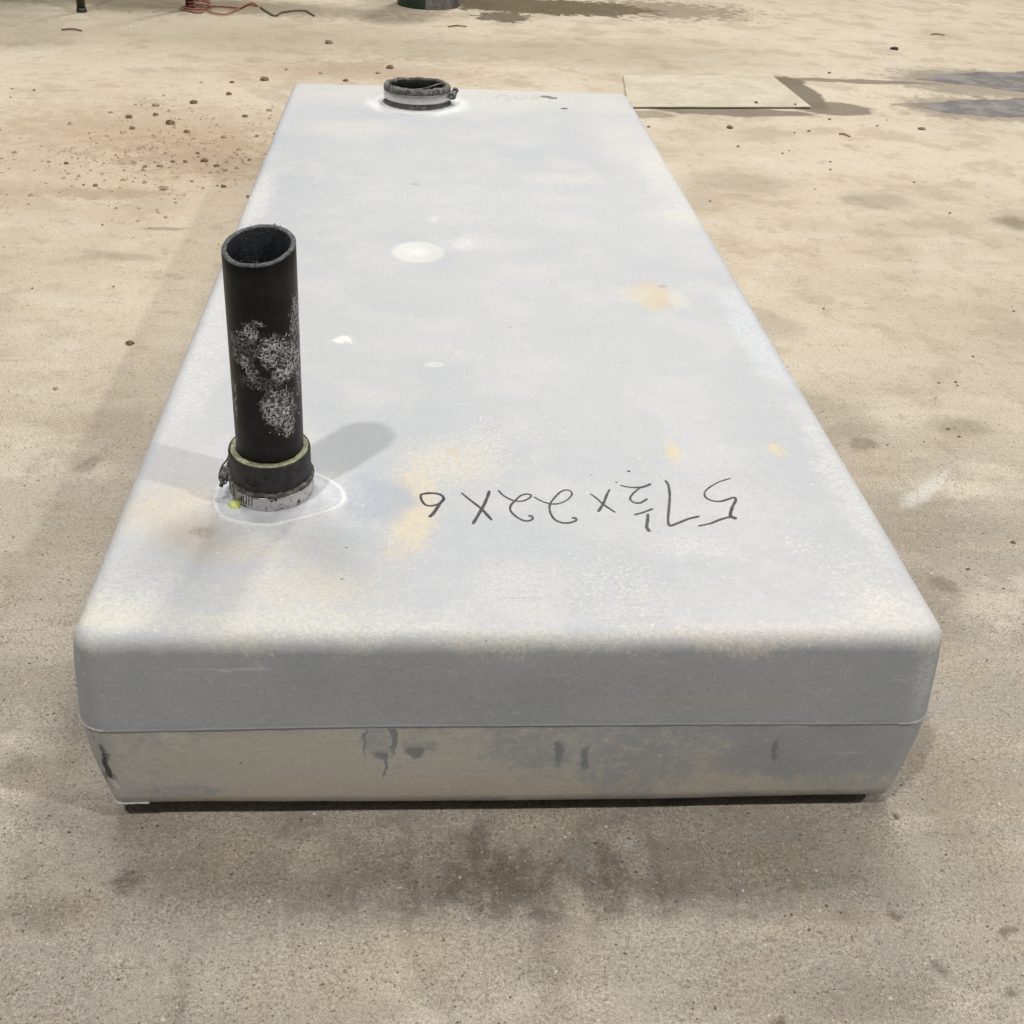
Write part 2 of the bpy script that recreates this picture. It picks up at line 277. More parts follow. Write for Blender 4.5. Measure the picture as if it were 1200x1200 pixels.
def mat_pipe(pc, r):
    s = NT('black_abs_pipe')
    f = s.noise(11, 5, .75); f2 = s.noise(5, 4, .7, dist=1.2, off=3); m = s.noise(1.7, 4, .7, off=6); W = s.warp(3., .16)
    v = s.voro(8, vec=s.warp(7, .12), feature='DISTANCE_TO_EDGE')
    fib = s.math('MAXIMUM', s.ramp(v.outputs['Distance'], .16, .06), s.ramp(f, .56, .60))
    fib = s.mul(fib, s.ramp(f2, .40, .47))
    col = s.mix(s.ramp(m, .4, .7), (.006, .006, .006), (.013, .013, .012))
    yf = pc.y-r
    tot = None
    for (px, py, rx, ry, st) in ((293, 388, 13, 10, .8), (303, 377, 9, 4, .7), (285, 424, 8, 8, .95), (295, 436, 10, 14, .5), (320, 412, 18, 20, 1.), (346, 385, 7, 34, .7), (340, 425, 16, 24, .8),
                             (330, 440, 14, 10, .9), (325, 480, 20, 26, 1.), (336, 500, 9, 16, .9), (290, 405, 18, 22, .2), (273, 410, 3, 18, .35), (273, 475, 2.5, 24, .5), (350, 455, 6, 30, .5), (305, 448, 26, 10, .2)):
        c = aty(px, py, yf); a = aty(px+rx, py, yf); b = aty(px, py-ry, yf)
        k = s.mul(s.blob((c.x, c.y+.25, c.z), (abs(a.x-c.x), .75, abs(b.z-c.z)), 0, .12, W, f2, 1.0), st)
        tot = k if tot is None else s.math('MAXIMUM', tot, k)
    col = s.mix(s.mul(tot, .55), col, (.10, .095, .09))
    k = s.mul(tot, fib)
    col = s.mix(k, col, s.mix(f, (.55, .55, .54), (.98, .98, .96)))
    scr = s.noise(4, 3, .7, vec=s.stretch(3, 3, .12)); col = s.mix(s.ramp(scr, .62, .7, 0, .25), col, (.07, .07, .07))
    s.bump(s.math('ADD', s.mul(k, 2.), s.mul(f, .15)), .035*I)
    return s.fin(col, s.ramp(k, 0, 1, .40, .85), spec=.22)

def mat_bore():
    s = NT('gritty_bore'); f = s.noise(13, 5, .8); f2 = s.noise(26, 3, .8, off=4); v = s.voro(17)
    sel = s.n.new('ShaderNodeSeparateColor'); s.L(v.outputs['Color'], sel.inputs[0])
    k = s.mul(s.ramp(v.outputs['Distance'], .3, .15), s.ramp(sel.outputs[0], .62, .7, 0, 1))
    col = s.mix(s.ramp(f, .42, .68), (.006, .007, .011), (.05, .055, .075)); col = s.mix(s.mul(k, .8), col, (.30, .32, .38))
    col = s.mix(s.ramp(f2, .62, .72, 0, .6), col, (.22, .23, .26))
    s.bump(s.math('ADD', f, k), .05*I); return s.fin(col, .5)

def mat_clamp(name='dirty_steel_band', th=.56):
    s = NT(name); a = s.noise(3.2, 5, .75, dist=.8); b = s.noise(10, 4, .7, off=3); W = s.warp(3, .1)
    blk = s.ramp(a, th, th+.05)
    col = s.mix(b, (.48, .48, .475), (.66, .655, .65)); col = s.mix(s.ramp(b, .5, .75, 0, .4), col, (.30, .29, .27)); col = s.mix(blk, col, (.02, .02, .02))
    s.bump(s.math('ADD', blk, b), .012*I); return s.fin(col, s.ramp(b, .3, .7, .26, .42), s.ramp(blk, 0, 1, .85, 0))

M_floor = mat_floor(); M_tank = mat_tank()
M_rub = mat_plain('black_rubber', (.012, .012, .012), (.035, .034, .032), .5, scale=4, bump=.03)
M_rubdirty = mat_plain('dusty_rubber', (.07, .066, .058), (.30, .285, .25), .8, scale=5, bump=.05)
M_rubgrey = mat_plain('greyed_rubber', (.06, .063, .07), (.16, .165, .175), .6, scale=2, bump=.02)
M_rim = mat_plain('sawn_pipe_end', (.06, .065, .065), (.20, .205, .20), .6, scale=8, bump=.03)
M_seal = mat_plain('yellowed_cement', (.30, .30, .17), (.66, .66, .44), .3, scale=5, bump=.03)
M_lime = mat_plain('lime_cement', (.72, .80, .22), (.80, .86, .36), .4, scale=5, bump=.02)
M_clamp = mat_clamp(); M_clamp2 = mat_clamp('clean_steel_band', .62); M_clampdk = mat_plain('grubby_steel', (.06, .058, .055), (.30, .29, .28), .45, .5, 7, .03)
M_pad = mat_plain('moulded_pad_grey', (.60, .61, .64), (.70, .70, .72), .55, scale=3, bump=.015)
M_padedge = mat_plain('pale_lip', (.76, .76, .76), (.88, .88, .86), .6, scale=5, bump=.015)
M_flash = mat_plain('grey_flash', (.42, .42, .40), (.62, .60, .57), .6, scale=5, bump=.015)
M_ink = mat_plain('marker_ink', (.014, .012, .018), (.06, .052, .066), .5, scale=5, bump=.0)
M_inkpale = mat_plain('faded_marker_ink', (.45, .43, .41), (.66, .63, .58), .6, scale=3, bump=.0)
M_clod = mat_plain('brown_dirt', (.16, .108, .065), (.36, .265, .17), .95, scale=4, bump=.05)
M_crumb = mat_plain('brown_crumb', (.26, .18, .115), (.42, .31, .21), .95, scale=4, bump=.03)
M_clodlight = mat_plain('tan_crumb', (.40, .31, .21), (.54, .44, .32), .95, scale=4, bump=.05)
M_white = mat_plain('white_chip', (.7, .68, .62), (.85, .83, .78), .8, scale=4, bump=.02)
M_black = mat_plain('black_scrap', (.012, .011, .01), (.03, .028, .025), .6, scale=4, bump=.02)
M_steel = mat_plain('dark_painted_steel', (.025, .028, .022), (.06, .06, .05), .5, scale=2, bump=.01)
M_rust = mat_plain('rusted_steel', (.05, .025, .02), (.14, .06, .045), .8, scale=3, bump=.03)
M_red = mat_plain('faded_red_cord', (.34, .11, .08), (.48, .20, .15), .8, scale=3, bump=.02)
M_twine = mat_plain('grey_twine', (.16, .13, .085), (.26, .21, .15), .9, scale=3, bump=.02)
M_can = mat_plain('dull_metal', (.16, .155, .16), (.34, .33, .34), .35, .6, 1.2, .01)
M_cangreen = mat_plain('dark_green_paint', (.015, .03, .018), (.03, .05, .03), .5, 0, 2, .01)
def mat_sheet():
    s = NT('dusty_sheet'); a = s.noise(.35, 5, .65); b = s.noise(6, 5, .7, off=4); c = s.noise(1.4, 5, .7, off=7)
    col = s.mix(s.ramp(a, .35, .65), (.56, .49, .375), (.66, .585, .46)); col = s.mix(s.ramp(c, .55, .72, 0, .4), col, (.28, .24, .17))
    col = s.mix(1., col, s.mix(b, (.8, .8, .8), (1.2, 1.2, 1.2)), 'MULTIPLY'); s.bump(s.math('ADD', b, c), .03*I); return s.fin(col, .75, spec=.3)
M_sheet = mat_sheet()
M_edge = mat_plain('pale_sheet_edge', (.52, .47, .37), (.66, .60, .50), .8, scale=4, bump=.03)
def mat_puddle():
    s = NT('shallow_water'); a = s.noise(.4, 4, .6); b = s.noise(3, 4, .6, off=3)
    s.bump(b, .006*I); return s.fin(s.mix(a, (.22, .20, .195), (.36, .33, .31)), s.ramp(a, .4, .6, .16, .45), spec=.6)
M_pud = mat_puddle()

# ------------------------------------------------------------------ mesh helpers (inches in, metres out)
def obj(name, verts, faces, mats, parent=None, smooth=True, fmat=None, origin=(0, 0, 0)):
    me = bpy.data.meshes.new(name); O = Vector(origin)
    me.from_pydata([tuple((Vector(v)-O)*I) for v in verts], [], faces); me.update()
    for m in (mats if isinstance(mats, (list, tuple)) else [mats]): me.materials.append(m)
    if fmat is not None: me.polygons.foreach_set('material_index', fmat)
    if smooth: me.polygons.foreach_set('use_smooth', [True]*len(faces))
    o = bpy.data.objects.new(name, me); C.objects.link(o); o.location = O*I
    if parent is not None:
        o.parent = parent; o.location = O*I - wloc[parent.name]
    wloc[o.name] = O*I
    return o
wloc = {}
def tag(o, label=None, cat=None, group=None, kind=None):
    if label: o['label'] = label
    if cat: o['category'] = cat
    if group: o['group'] = group
    if kind: o['kind'] = kind
    return o
def thing(name, loc, label, cat, group=None):
    o = bpy.data.objects.new(name, None); C.objects.link(o); o.empty_display_size = .02; o.location = Vector(loc)*I; wloc[o.name] = Vector(loc)*I
    return tag(o, label, cat, group)
def revolve(prof, n, fn=None, closed=False):
    """prof: list of (r, z); fn(theta, r, z, k) -> xyz"""
    V, F = [], []; m = len(prof)
    for j in range(n):
        t = 2*math.pi*j/n
        for k, (r, z) in enumerate(prof): V.append(fn(t, r, z, k))
    for j in range(n):
        a = j*m; b = ((j+1) % n)*m
        for k in range(m if closed else m-1):
            k2 = (k+1) % m; F.append((a+k, b+k, b+k2, a+k2))
    return V, F
def tube(pts, r, n=8, cap=True):
    pts = [Vector(p) for p in pts]; V, F = [], []; up_ = Vector((0, 0, 1))
    for i, p in enumerate(pts):
        d = (pts[min(i+1, len(pts)-1)]-pts[max(i-1, 0)]).normalized()
        s_ = d.cross(up_); s_ = s_.normalized() if s_.length > 1e-3 else Vector((1, 0, 0)); u = s_.cross(d)
        rr = r[i] if isinstance(r, (list, tuple)) else r
        for j in range(n):
            a = 2*math.pi*j/n; V.append(p+(s_*math.cos(a)+u*math.sin(a))*rr)
    for i in range(len(pts)-1):
        for j in range(n): F.append((i*n+j, i*n+(j+1) % n, (i+1)*n+(j+1) % n, (i+1)*n+j))
    if cap: F.append(tuple(range(n))[::-1]); F.append(tuple((len(pts)-1)*n+j for j in range(n)))
    return V, F
def join(*vf):
    V, F = [], []
    for v, f in vf:
        k = len(V); V += list(v); F += [tuple(i+k for i in q) for q in f]
    return V, F
def catmull(P, k=8):
    P = [Vector(p) for p in P]; out = []
    for i in range(len(P)-1):
        a = P[max(i-1, 0)]; b = P[i]; c = P[i+1]; d = P[min(i+2, len(P)-1)]
        for j in range(k):
            t = j/k; out.append(.5*((2*b)+(c-a)*t+(2*a-5*b+4*c-d)*t*t+(3*b-a-3*c+d)*t**3))
    return out+[P[-1]]
def boxvf(x0, x1, y0, y1, z0, z1, bv=.03):
    bm = bmesh.new(); bmesh.ops.create_cube(bm, size=1)
    for v in bm.verts: v.co = Vector(((x0+x1)/2+v.co.x*(x1-x0), (y0+y1)/2+v.co.y*(y1-y0), (z0+z1)/2+v.co.z*(z1-z0)))
    if bv: bmesh.ops.bevel(bm, geom=bm.edges[:], offset=bv, segments=2, affect='EDGES', profile=.5)
    bm.verts.index_update(); r = ([v.co.copy() for v in bm.verts], [tuple(v.index for v in f.verts) for f in bm.faces]); bm.free(); return r
nz = lambda x, y, z=0.: noise.noise(Vector((x, y, z)))

# ------------------------------------------------------------------ floor
def floor():
    bm = []; xs = [-900, 900]; V = [(-900, -400, 0), (900, -400, 0), (900, 1400, 0), (-900, 1400, 0)]
    o = obj('floor', V, [(0, 1, 2, 3)], M_floor, smooth=False); tag(o, kind='structure')
floor()

# ------------------------------------------------------------------ tank
Lt, Wt = 57.5, 22.0
FIT = atz(319.5, 575, ZT)       # front fitting centre
BCK = atz(489, 120.5, ZT)         # far fitting centre
DIM = atz(490, 293, ZT)
def ztop(x, y):
    z = ZT + .035*nz(x*.12, y*.09, 2.) + .02*nz(x*.4, y*.4, 5.)
    z += -.10*math.exp(-(((x)/9)**2+((y-28)/22)**2))
    d = math.hypot((x-DIM.x)/1.15, (y-DIM.y)/1.15); z -= .16*max(0, 1-d*d) if d < 1 else 0
    for c, r, h in ((FIT, 1.9, .05), (BCK, 2.9, .10)):
        d = math.hypot(x-c.x, y-c.y)/r; z += h*(1/(1+math.exp((d-1)*9)))
    return z
def tank_shell(root):
    ins = .5; a = Wt/2-.28; yc = Lt/2; b = Lt/2-.42; r = .22
    nx, ny = 96, 250
    def mp(x, y):        # square corner -> round corner
        sx = 1 if x > 0 else -1; sy = 1 if y > 0 else -1; X, Y = abs(x), abs(y)
        if X > a-r and Y > b-r:
            u, v = (X-(a-r))/r, (Y-(b-r))/r; X = a-r+r*u*math.sqrt(1-v*v/2); Y = b-r+r*v*math.sqrt(1-u*u/2)
        return sx*X, sy*Y
    def axis(h, n):      # even spacing, a few extra lines at the ends for the corner arc
        e = [h-r+r*k/5 for k in range(6)]; m = np.linspace(-(h-r), h-r, n)
        return [-v for v in e[::-1]][:-1]+list(m)+e[1:]
    X, Y = axis(a, nx), axis(b, ny); nX, nY = len(X), len(Y)
    V, F = [], []
    for j in range(nY):
        for i in range(nX):
            x, y = mp(X[i], Y[j]); V.append((x, y+yc, ztop(x, y+yc)))
    for j in range(nY-1):
        for i in range(nX-1): q = j*nX+i; F.append((q, q+1, q+nX+1, q+nX))
    per = [i for i in range(nX)]+[j*nX+nX-1 for j in range(1, nY)]+[(nY-1)*nX+i for i in range(nX-2, -1, -1)]+[j*nX for j in range(nY-2, 0, -1)]
    N = len(per); nrm = []
    for p in per:
        x, y = V[p][0], V[p][1]-yc; cx = max(-(a-r), min(a-r, x)); cy = max(-(b-r), min(b-r, y)); d = Vector((x-cx, y-cy)); nrm.append(d.normalized())
    # profile: (offset, z, kind)
    prof = [(ins*math.sin(t), 5.8+.5*math.cos(t)) for t in [math.pi/2*k/7 for k in range(1, 8)]]
    prof += [(.56, 5.2), (.60, 4.6), (.635, 4.0), (.665, 3.62), (.675, 3.50)]
    prof += [(.674, 3.44), (.684, 3.425), (.684, 3.412), (.655, 3.40), (.652, 3.35)]
    prof += [(.64, 3.0), (.61, 2.5), (.565, 2.0), (.50, 1.5), (.40, 1.1), (.26, .78), (.06, .50), (-.22, .28), (-.62, .12), (-1.4, .03)]
    top_n = len(prof); prev = per; rings = []
    for k, (o_, z) in enumerate(prof):
        cur = []
        for q in range(N):
            x, y = V[per[q]][0], V[per[q]][1]; n = nrm[q]; o2 = o_; z2 = z
            frontness = max(0, -n.y)**3
            if z < 3.33:      # lower half: sides tuck in, the end wall stays upright with a tight bottom edge
                tuck = .655-o_; o2 = .655-tuck*(1-.9*frontness if z > .3 else 1-.7*frontness)
            if z < 3.3:       # the belly sits proud of the floor, warped along the front edge
                lift = (.12+.14*math.exp(-((x+9)/5)**2)+.05*max(0, x/11)**2+.02*nz(x*.3, 1.))*math.exp(-((y)/10)**2)
                z2 = z + lift*(1-z/3.3)
            wv = .045*nz((x+y)*.14, z*.3, 3.)+.015*nz((x-y)*.8, z*.9, 8.)
            if 3.36 < z < 3.47: o2 += .012*nz((x+y)*2.2, 4.); wv = .045*nz((x+y)*.14, 1.02, 3.)
            if k < 7: zz = V[per[q]][2]-ZT; z2 += zz*(1-k/7)
            o2 += wv*min(1, k/6)
            # a slight concave belly on the front panel
            o2 -= .07*math.exp(-((x)/8)**2)*frontness*(1 if .6 < z < 5.6 else 0)*math.sin(math.pi*min(1, max(0, (z-.6)/5)))
            V.append((x+n.x*o2, y+n.y*o2, z2)); cur.append(len(V)-1)
        for q in range(N):
            q2 = (q+1) % N; F.append((prev[q], cur[q], cur[q2], prev[q2]))
        prev = cur; rings.append((z, [Vector(V[q]) for q in cur]))
    F.append(tuple(prev[::-1]))
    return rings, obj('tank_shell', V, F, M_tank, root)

tank = thing('holding_tank', (0, Lt/2, 0), 'long low grey plastic tank lying on the concrete with two pipe fittings and handwritten size', 'tank')
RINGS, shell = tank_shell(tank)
def flash(name, pts, w, h, m, label=None):
    """thin torn ridge of moulding flash"""
    pts = catmull(pts, 5); o = obj(name, *tube(pts, [w*(.35+.65*math.sin(math.pi*(i+.5)/len(pts)))*(1+.4*nz(i*.7, 2)) for i in range(len(pts))], 6), m, shell)
    if label: o['label'] = label
    return o
p = lambda px, py, y: aty(px, py, y)
def ring_at(z, ok):
    P = [q for q in min(RINGS, key=lambda r_: abs(r_[0]-z))[1] if ok(q)]
    return sorted(P, key=lambda q: (abs(q.x), -q.y)) if P else P
cl = sorted([q for q in ring_at(3.43, lambda q: q.x < -10.4 and q.y < .55)], key=lambda q: q.x-q.y)
cr = sorted([q for q in ring_at(3.43, lambda q: q.x > 10.2 and q.y < .6)], key=lambda q: -q.x-q.y)
flash('moulding_flash', cl[::2], .04, 0, M_flash, 'pale flash tab on front left corner')
flash('moulding_flash', cr[::2], .03, 0, M_flash, 'pale flash tab on front right corner')
V, F = [], []
lip = sorted(ring_at(.42, lambda q: q.x < -9.7 and q.y < .9), key=lambda q: q.x-q.y)
for i, q in enumerate(lip):
    n_ = (q-Vector((-9.0, 1.4, q.z))).normalized(); k = .5*math.sin(math.pi*(i+.6)/(len(lip)+.4))
    V += [q-n_*.10+Vector((0, 0, .02)), q+n_*(.03+.10*k)+Vector((0, 0, -.02)), q+n_*(.02+.10*k)-Vector((0, 0, .045+.04*nz(i*.9, 3))), q-n_*.10-Vector((0, 0, .05))]
for i in range(len(lip)-1):
    for k in range(4): F.append((i*4+k, i*4+(k+1) % 4, i*4+4+(k+1) % 4, i*4+4+k))
e_ = (len(lip)-1)*4; F += [(0, 1, 2, 3), (e_, e_+3, e_+2, e_+1)]
o = obj('bottom_flash', V, F, M_flash, shell, smooth=False); o['label'] = 'torn pale flash under the front left corner'

# --- moulded pads the fittings rise from
def pad(name, outline, h, mats):
    pts = catmull(outline+[outline[0]], 6)[:-1]; c = sum(pts, Vector())/len(pts); n = len(pts); V, F, fm = [], [], []
    rings = [(1.0, 0.0), (.985, h), (.96, h+.015), (.925, h*.5), (.8, h*.4), (.6, h*.75), (.3, h*.8)]
    for s_, hh in rings:
        for q in pts:
            s2 = s_*(1+.02*nz(q.x*2, q.y*2, s_*2)+.012*nz(q.x*7, q.y*7, s_)); x, y = c.x+(q.x-c.x)*s2, c.y+(q.y-c.y)*s2; V.append((x, y, ztop(x, y)+hh))
    for k in range(len(rings)-1):
        for j in range(n): j2 = (j+1) % n; F.append((k*n+j, k*n+j2, (k+1)*n+j2, (k+1)*n+j)); fm.append(1 if k < 3 else 0)
    V.append((c.x, c.y, ztop(c.x, c.y)+h*.8)); k = len(rings)-1
    for j in range(n): F.append((k*n+j, k*n+(j+1) % n, len(V)-1)); fm.append(0)
    return obj(name, V, F, mats, tank, fmat=fm)
pad('fitting_pad', [atz(*q, ZT) for q in ((248, 589), (251, 600), (262, 609), (285, 615), (315, 617), (345, 611), (372, 604), (396, 596), (406, 585), (403, 573), (390, 563), (374, 556), (350, 546), (318, 541), (285, 545), (262, 560), (252, 575))], .035, [M_pad, M_padedge])

# --- front fitting: spigot, coupling, clamp, standpipe
def ringfn(cx, cy, z0, tiltx=0., tilty=0., wob=0., seed=0., sq=0.):
    def fn(t, r, z, k):
        rr = r*(1+wob*nz(math.cos(t)*1.5+seed, math.sin(t)*1.5, z*1.3))
        x, y = rr*math.cos(t), rr*math.sin(t); return (cx+x+tilty*z, cy+y-tiltx*z, z0+z+ (tiltx*y-tilty*x)*1.)
    return fn
TX, TY = .06, .012       # the assembly leans a touch to the viewer / right
g = ringfn(FIT.x, FIT.y, ZT, TX, TY)
def part(name, prof, m, parent, fn=None, closed=True, n=72, fm=None, label=None):
    o = obj(name, *revolve(prof, n, fn or g, closed), m, parent)
    if label: o['label'] = label
    return o
part('spigot', [(1.30, .0), (1.26, .10), (1.17, .15), (1.10, .4), (.9, .4), (.9, .0)], M_pad, tank)
def collar_fn(t, r, z, k):
    x, y, zz = g(t, r*(1+.008*nz(math.cos(t)*2, math.sin(t)*2, z*2)), z, k)
    return (x, y, zz)
coupling = part('rubber_coupling', [(1.155, .10), (1.175, .14), (1.155, .55), (1.175, .66), (1.16, .8), (1.165, 1.50), (1.15, 1.56), (1.11, 1.57), (1.07, 1.54), (1.05, 1.44), (1.03, .2)], M_rub, tank, collar_fn)
def bead_fn(t, r, z, k):
    w_ = .05*nz(math.cos(t)*2.5, math.sin(t)*2.5, 3); x, y, zz = g(t, r+(.02*nz(t*3, k) if k < 3 else 0), z+w_*.6, k); return (x, y, zz)
part('cement_bead', [(1.10, 1.50), (1.095, 1.585), (1.05, 1.60), (1.0, 1.57), (.94, 1.60), (.93, 1.4), (1.09, 1.4)], M_seal, coupling, bead_fn, n=90)
# little moulded roundel on the coupling
c = Vector(g(math.radians(-108), 1.165, 1.15, 0)); th = math.radians(-108); tx = Vector((-math.sin(th), math.cos(th), 0)); nrm_ = Vector((math.cos(th), math.sin(th), 0))
for rr in (.24, .13):
    pts = [c+tx*rr*math.cos(a)+Vector((0, 0, 1))*rr*math.sin(a)+nrm_*(-.01-(rr*math.cos(a))**2/2.4) for a in [2*math.pi*i/28 for i in range(29)]]
    obj('moulded_ring', *tube(pts, .022, 6, False), M_rub, coupling)
# folded rubber lip over the clamp
def lip_fn(t, r, z, k):
    w_ = .10*nz(math.cos(t)*2+3, math.sin(t)*2, 1.)+.05*nz(math.cos(t)*6, math.sin(t)*6, 4.); x, y, zz = g(t, r+.03*nz(math.cos(t)*5, math.sin(t)*5, k*.3), z+w_, k); return (x, y, zz)
part('folded_lip', [(1.17, .57), (1.225, .60), (1.24, .65), (1.22, .70), (1.15, .73)], M_rubdirty, coupling, lip_fn, n=110)
def band(name, r, z0, z1, parent, fn, m):
    return part(name, [(r, z0), (r+.012, z0+.02), (r+.012, z1-.02), (r, z1), (r-.03, z1), (r-.03, z0)], m, parent, fn, n=96)
clamp = band('hose_clamp', 1.205, .12, .58, tank, g, M_clamp)
def slots(parent, fn, r, z0, z1, t0, t1, n):
    V, F = [], []
    for i in range(n):
        t = t0+(t1-t0)*i/n; q = []
        for dt, z in ((0, z0), (.022, z0), (.042, z1), (.02, z1)): q.append(fn(t+dt, r, z, 0))
        q2 = []
        for dt, z in ((0, z0), (.022, z0), (.042, z1), (.02, z1)): q2.append(fn(t+dt, r-.02, z, 0))
        k = len(V); V += q+q2; F += [(k, k+1, k+2, k+3), (k, k+4, k+5, k+1), (k+1, k+5, k+6, k+2), (k+2, k+6, k+7, k+3), (k+3, k+7, k+4, k)]
    return obj('band_slots', V, F, M_black, parent, smooth=False)
slots(clamp, g, 1.224, .25, .55, math.radians(195), math.radians(252), 13)
def screw(parent, cpos, ax, ln, r, m, housing=True, th=0.):
    ax = Vector(ax).normalized(); cpos = Vector(cpos)
    o = obj('clamp_screw', *join(tube([cpos-ax*ln/2+ax*ln*k/24 for k in range(25)], [r*(1 if k % 2 else .8) for k in range(25)], 10), tube([cpos+ax*ln/2, cpos+ax*(ln/2+.06), cpos+ax*(ln/2+.2)], [r*1.9, r*2.0, r*1.9], 6)), m, parent, smooth=False)
    if housing:
        bx_ = boxvf(-ln*.22, ln*.22, -r*1.7, r*1.7, -r*1.8, r*1.8, .03)
        R = ax.to_track_quat('X', 'Z').to_matrix(); V = [cpos+R @ Vector(v) for v in bx_[0]]
        obj('screw_housing', V, bx_[1], m, parent, smooth=False)
hc = Vector(g(math.radians(178), 1.33, .55, 0)); screw(clamp, hc, (.25, .75, .55), .85, .07, M_clampdk)
# thin wire loop hanging off the housing
pts = catmull([hc+Vector(v) for v in ((.05, .2, .35), (-.1, .05, .2), (-.17, -.12, -.02), (-.1, -.2, -.2), (.02, -.15, -.22), (.05, -.05, -.05), (-.03, 0, .1))], 6)
obj('wire_loop', *tube(pts, .025, 6), M_clampdk, clamp)
# lime cement drip at the foot + run of cement
dc = Vector(g(math.radians(222), 1.28, .05, 0))
V, F = revolve([(0.001, .16), (.08, .15), (.15, .10), (.19, .02), (.20, -.06)], 24, lambda t, r, z, k: (dc.x+r*1.15*math.cos(t)*(1+.12*math.sin(3*t)), dc.y+r*math.sin(t), dc.z+z))
o = obj('cement_drip', V, F, M_lime, coupling); o['label'] = 'bright lime yellow drip at the foot of the coupling'
obj('cement_run', *tube(catmull([g(math.radians(214), 1.25, z, 0) for z in (.75, .6, .4, .22, .1)], 4), .018, 6), M_seal, coupling)

PT = 7.62    # standpipe height above the tank
pr = .955
def pipe_fn(t, r, z, k):
    lx, ly = .022, .025
    x, y = r*math.cos(t), r*math.sin(t); cut = 0
    if z > 7: cut = (.23*y + .08*x)*1.0 + .025*nz(math.cos(t)*3, math.sin(t)*3, 2)   # the end is sawn at a slant
    jr = 1+ (.006*nz(math.cos(t)*5, math.sin(t)*5, z) if z > 7 else 0)
    return (FIT.x+x*jr+lx*z, FIT.y+y*jr-ly*z, ZT+z+cut)
pc = Vector((FIT.x, FIT.y, ZT)); M_pipe = mat_pipe(pc, pr)
V, F = [], []; n = 96
prof = [(pr, .3), (pr, 2), (pr, 4), (pr, 6), (pr, 7.0)]+[(pr, PT-.03), (pr-.02, PT), (pr-.12, PT), (pr-.14, PT-.02), (pr-.14, 7.0), (pr-.14, 5), (pr-.14, 2.5), (pr-.14, .3)]
V, F = revolve(prof, n, pipe_fn, False); fm = []
for f in F:
    k = f[0] % len(prof); fm.append(0 if k < 5 else 1 if k < 8 else 2)
standpipe = obj('standpipe', V, F, [M_pipe, M_rim, mat_bore()], tank, fmat=fm)
# burrs of swarf stuck on the sawn end
V, F = [], []
for i in range(46):
    t = rnd.uniform(0, 2*math.pi); r = rnd.choice((pr, pr-.13, pr-.06)); q = Vector(pipe_fn(t, r, PT, 0)); s_ = rnd.uniform(.012, .035); k = len(V)
    for j in range(5): V.append(q+Vector((rnd.uniform(-1, 1), rnd.uniform(-1, 1), rnd.uniform(-.5, 1)))*s_)
    F += [(k, k+1, k+2), (k, k+2, k+3), (k, k+3, k+1), (k+4, k+1, k+2), (k+4, k+2, k+3), (k+4, k+3, k+1)]
obj('saw_burrs', V, F, M_rim, standpipe, smooth=False)
# crusty dried fibres lifting from the pipe wall
V, F = [], []
for (px, py, rx, ry, cnt) in ((320, 412, 16, 18, 70), (340, 420, 12, 26, 50), (325, 480, 18, 24, 90), (335, 503, 7, 10, 20), (288, 390, 12, 10, 24), (286, 425, 7, 8, 20), (348, 378, 5, 30, 30)):
    for i in range(int(cnt*.8)):
        x_ = px+rnd.gauss(0, .5)*rx; y_ = py+rnd.gauss(0, .5)*ry; c = aty(x_, y_, pc.y-pr*.9); z = c.z-ZT
        if not 1.7 < z < 7: continue
        sx_ = (c.x-FIT.x-.022*z)/pr
        if abs(sx_) > .98: continue
        t = -math.acos(max(-1, min(1, sx_))); a_ = rnd.uniform(0, math.pi); ln = rnd.uniform(.015, .055)
        P = [Vector(pipe_fn(t+math.cos(a_)*ln*u/pr, pr+.008+.02*math.sin((u+1)*1.57)+rnd.uniform(0, .01), z+math.sin(a_)*ln*u, 0)) for u in (-1, -.33, .33, 1)]
        v, f = tube(P, rnd.uniform(.005, .011), 4); k = len(V); V += v; F += [tuple(q+k for q in ff) for ff in f]
M_fib = mat_plain('dried_white_fibre', (.35, .35, .34), (.80, .80, .78), .8, scale=8, bump=.01)
o = obj('dried_residue', V, F, M_fib, standpipe, smooth=False); o['kind'] = 'stuff'; o['label'] = 'crusty whitish residue clinging to the pipe wall'

# --- far fitting: wide low neck with torn hose stub and clamp
gb = ringfn(BCK.x, BCK.y, ZT, 0, 0)
def torn(t, r, z, k):
    x, y, zz = gb(t, r*(1+.015*nz(math.cos(t)*3, math.sin(t)*3, 7)), z, k)
    if z > .95: zz += .10*nz(math.cos(t)*2.2, math.sin(t)*2.2, 1.)+.05*nz(math.cos(t)*7, math.sin(t)*7, 3.)-.07*(y-BCK.y)/2
    return (x, y, zz)
part('neck_flange', [(2.22, .0), (2.2, .05), (2.1, .12), (2.05, .2), (2.0, .35), (1.7, .35), (1.7, 0)], M_rubgrey, tank, gb)
stub = part('hose_stub', [(2.02, .14), (2.04, .2), (2.0, .45), (2.0, .85), (2.07, .93), (2.11, 1.0), (2.06, 1.12), (1.96, 1.18), (1.86, 1.20), (1.78, 1.14), (1.74, 1.0), (1.74, .1)], M_rubdirty, tank, torn, n=110)
part('inner_liner', [(1.74, 1.10), (1.70, 1.12), (1.66, 1.05), (1.62, .2), (1.72, .2)], M_rub, stub, torn, n=90)
part('bore_dark', [(1.70, .22), (1.2, .24), (.6, .22), (.001, .22)], M_black, stub, gb, closed=False)  # black disc stands in for the dark depth of the bore
obj('liner_fold', *tube(catmull([(BCK.x+x, BCK.y+y, ZT+z) for x, y, z in ((-1.6, -.1, .95), (-1, -.5, .9), (0, -.45, .92), (.7, -.1, .98), (1.3, .5, 1.06), (1.55, .7, 1.05))], 6), .05, 6), M_rubdirty, stub)
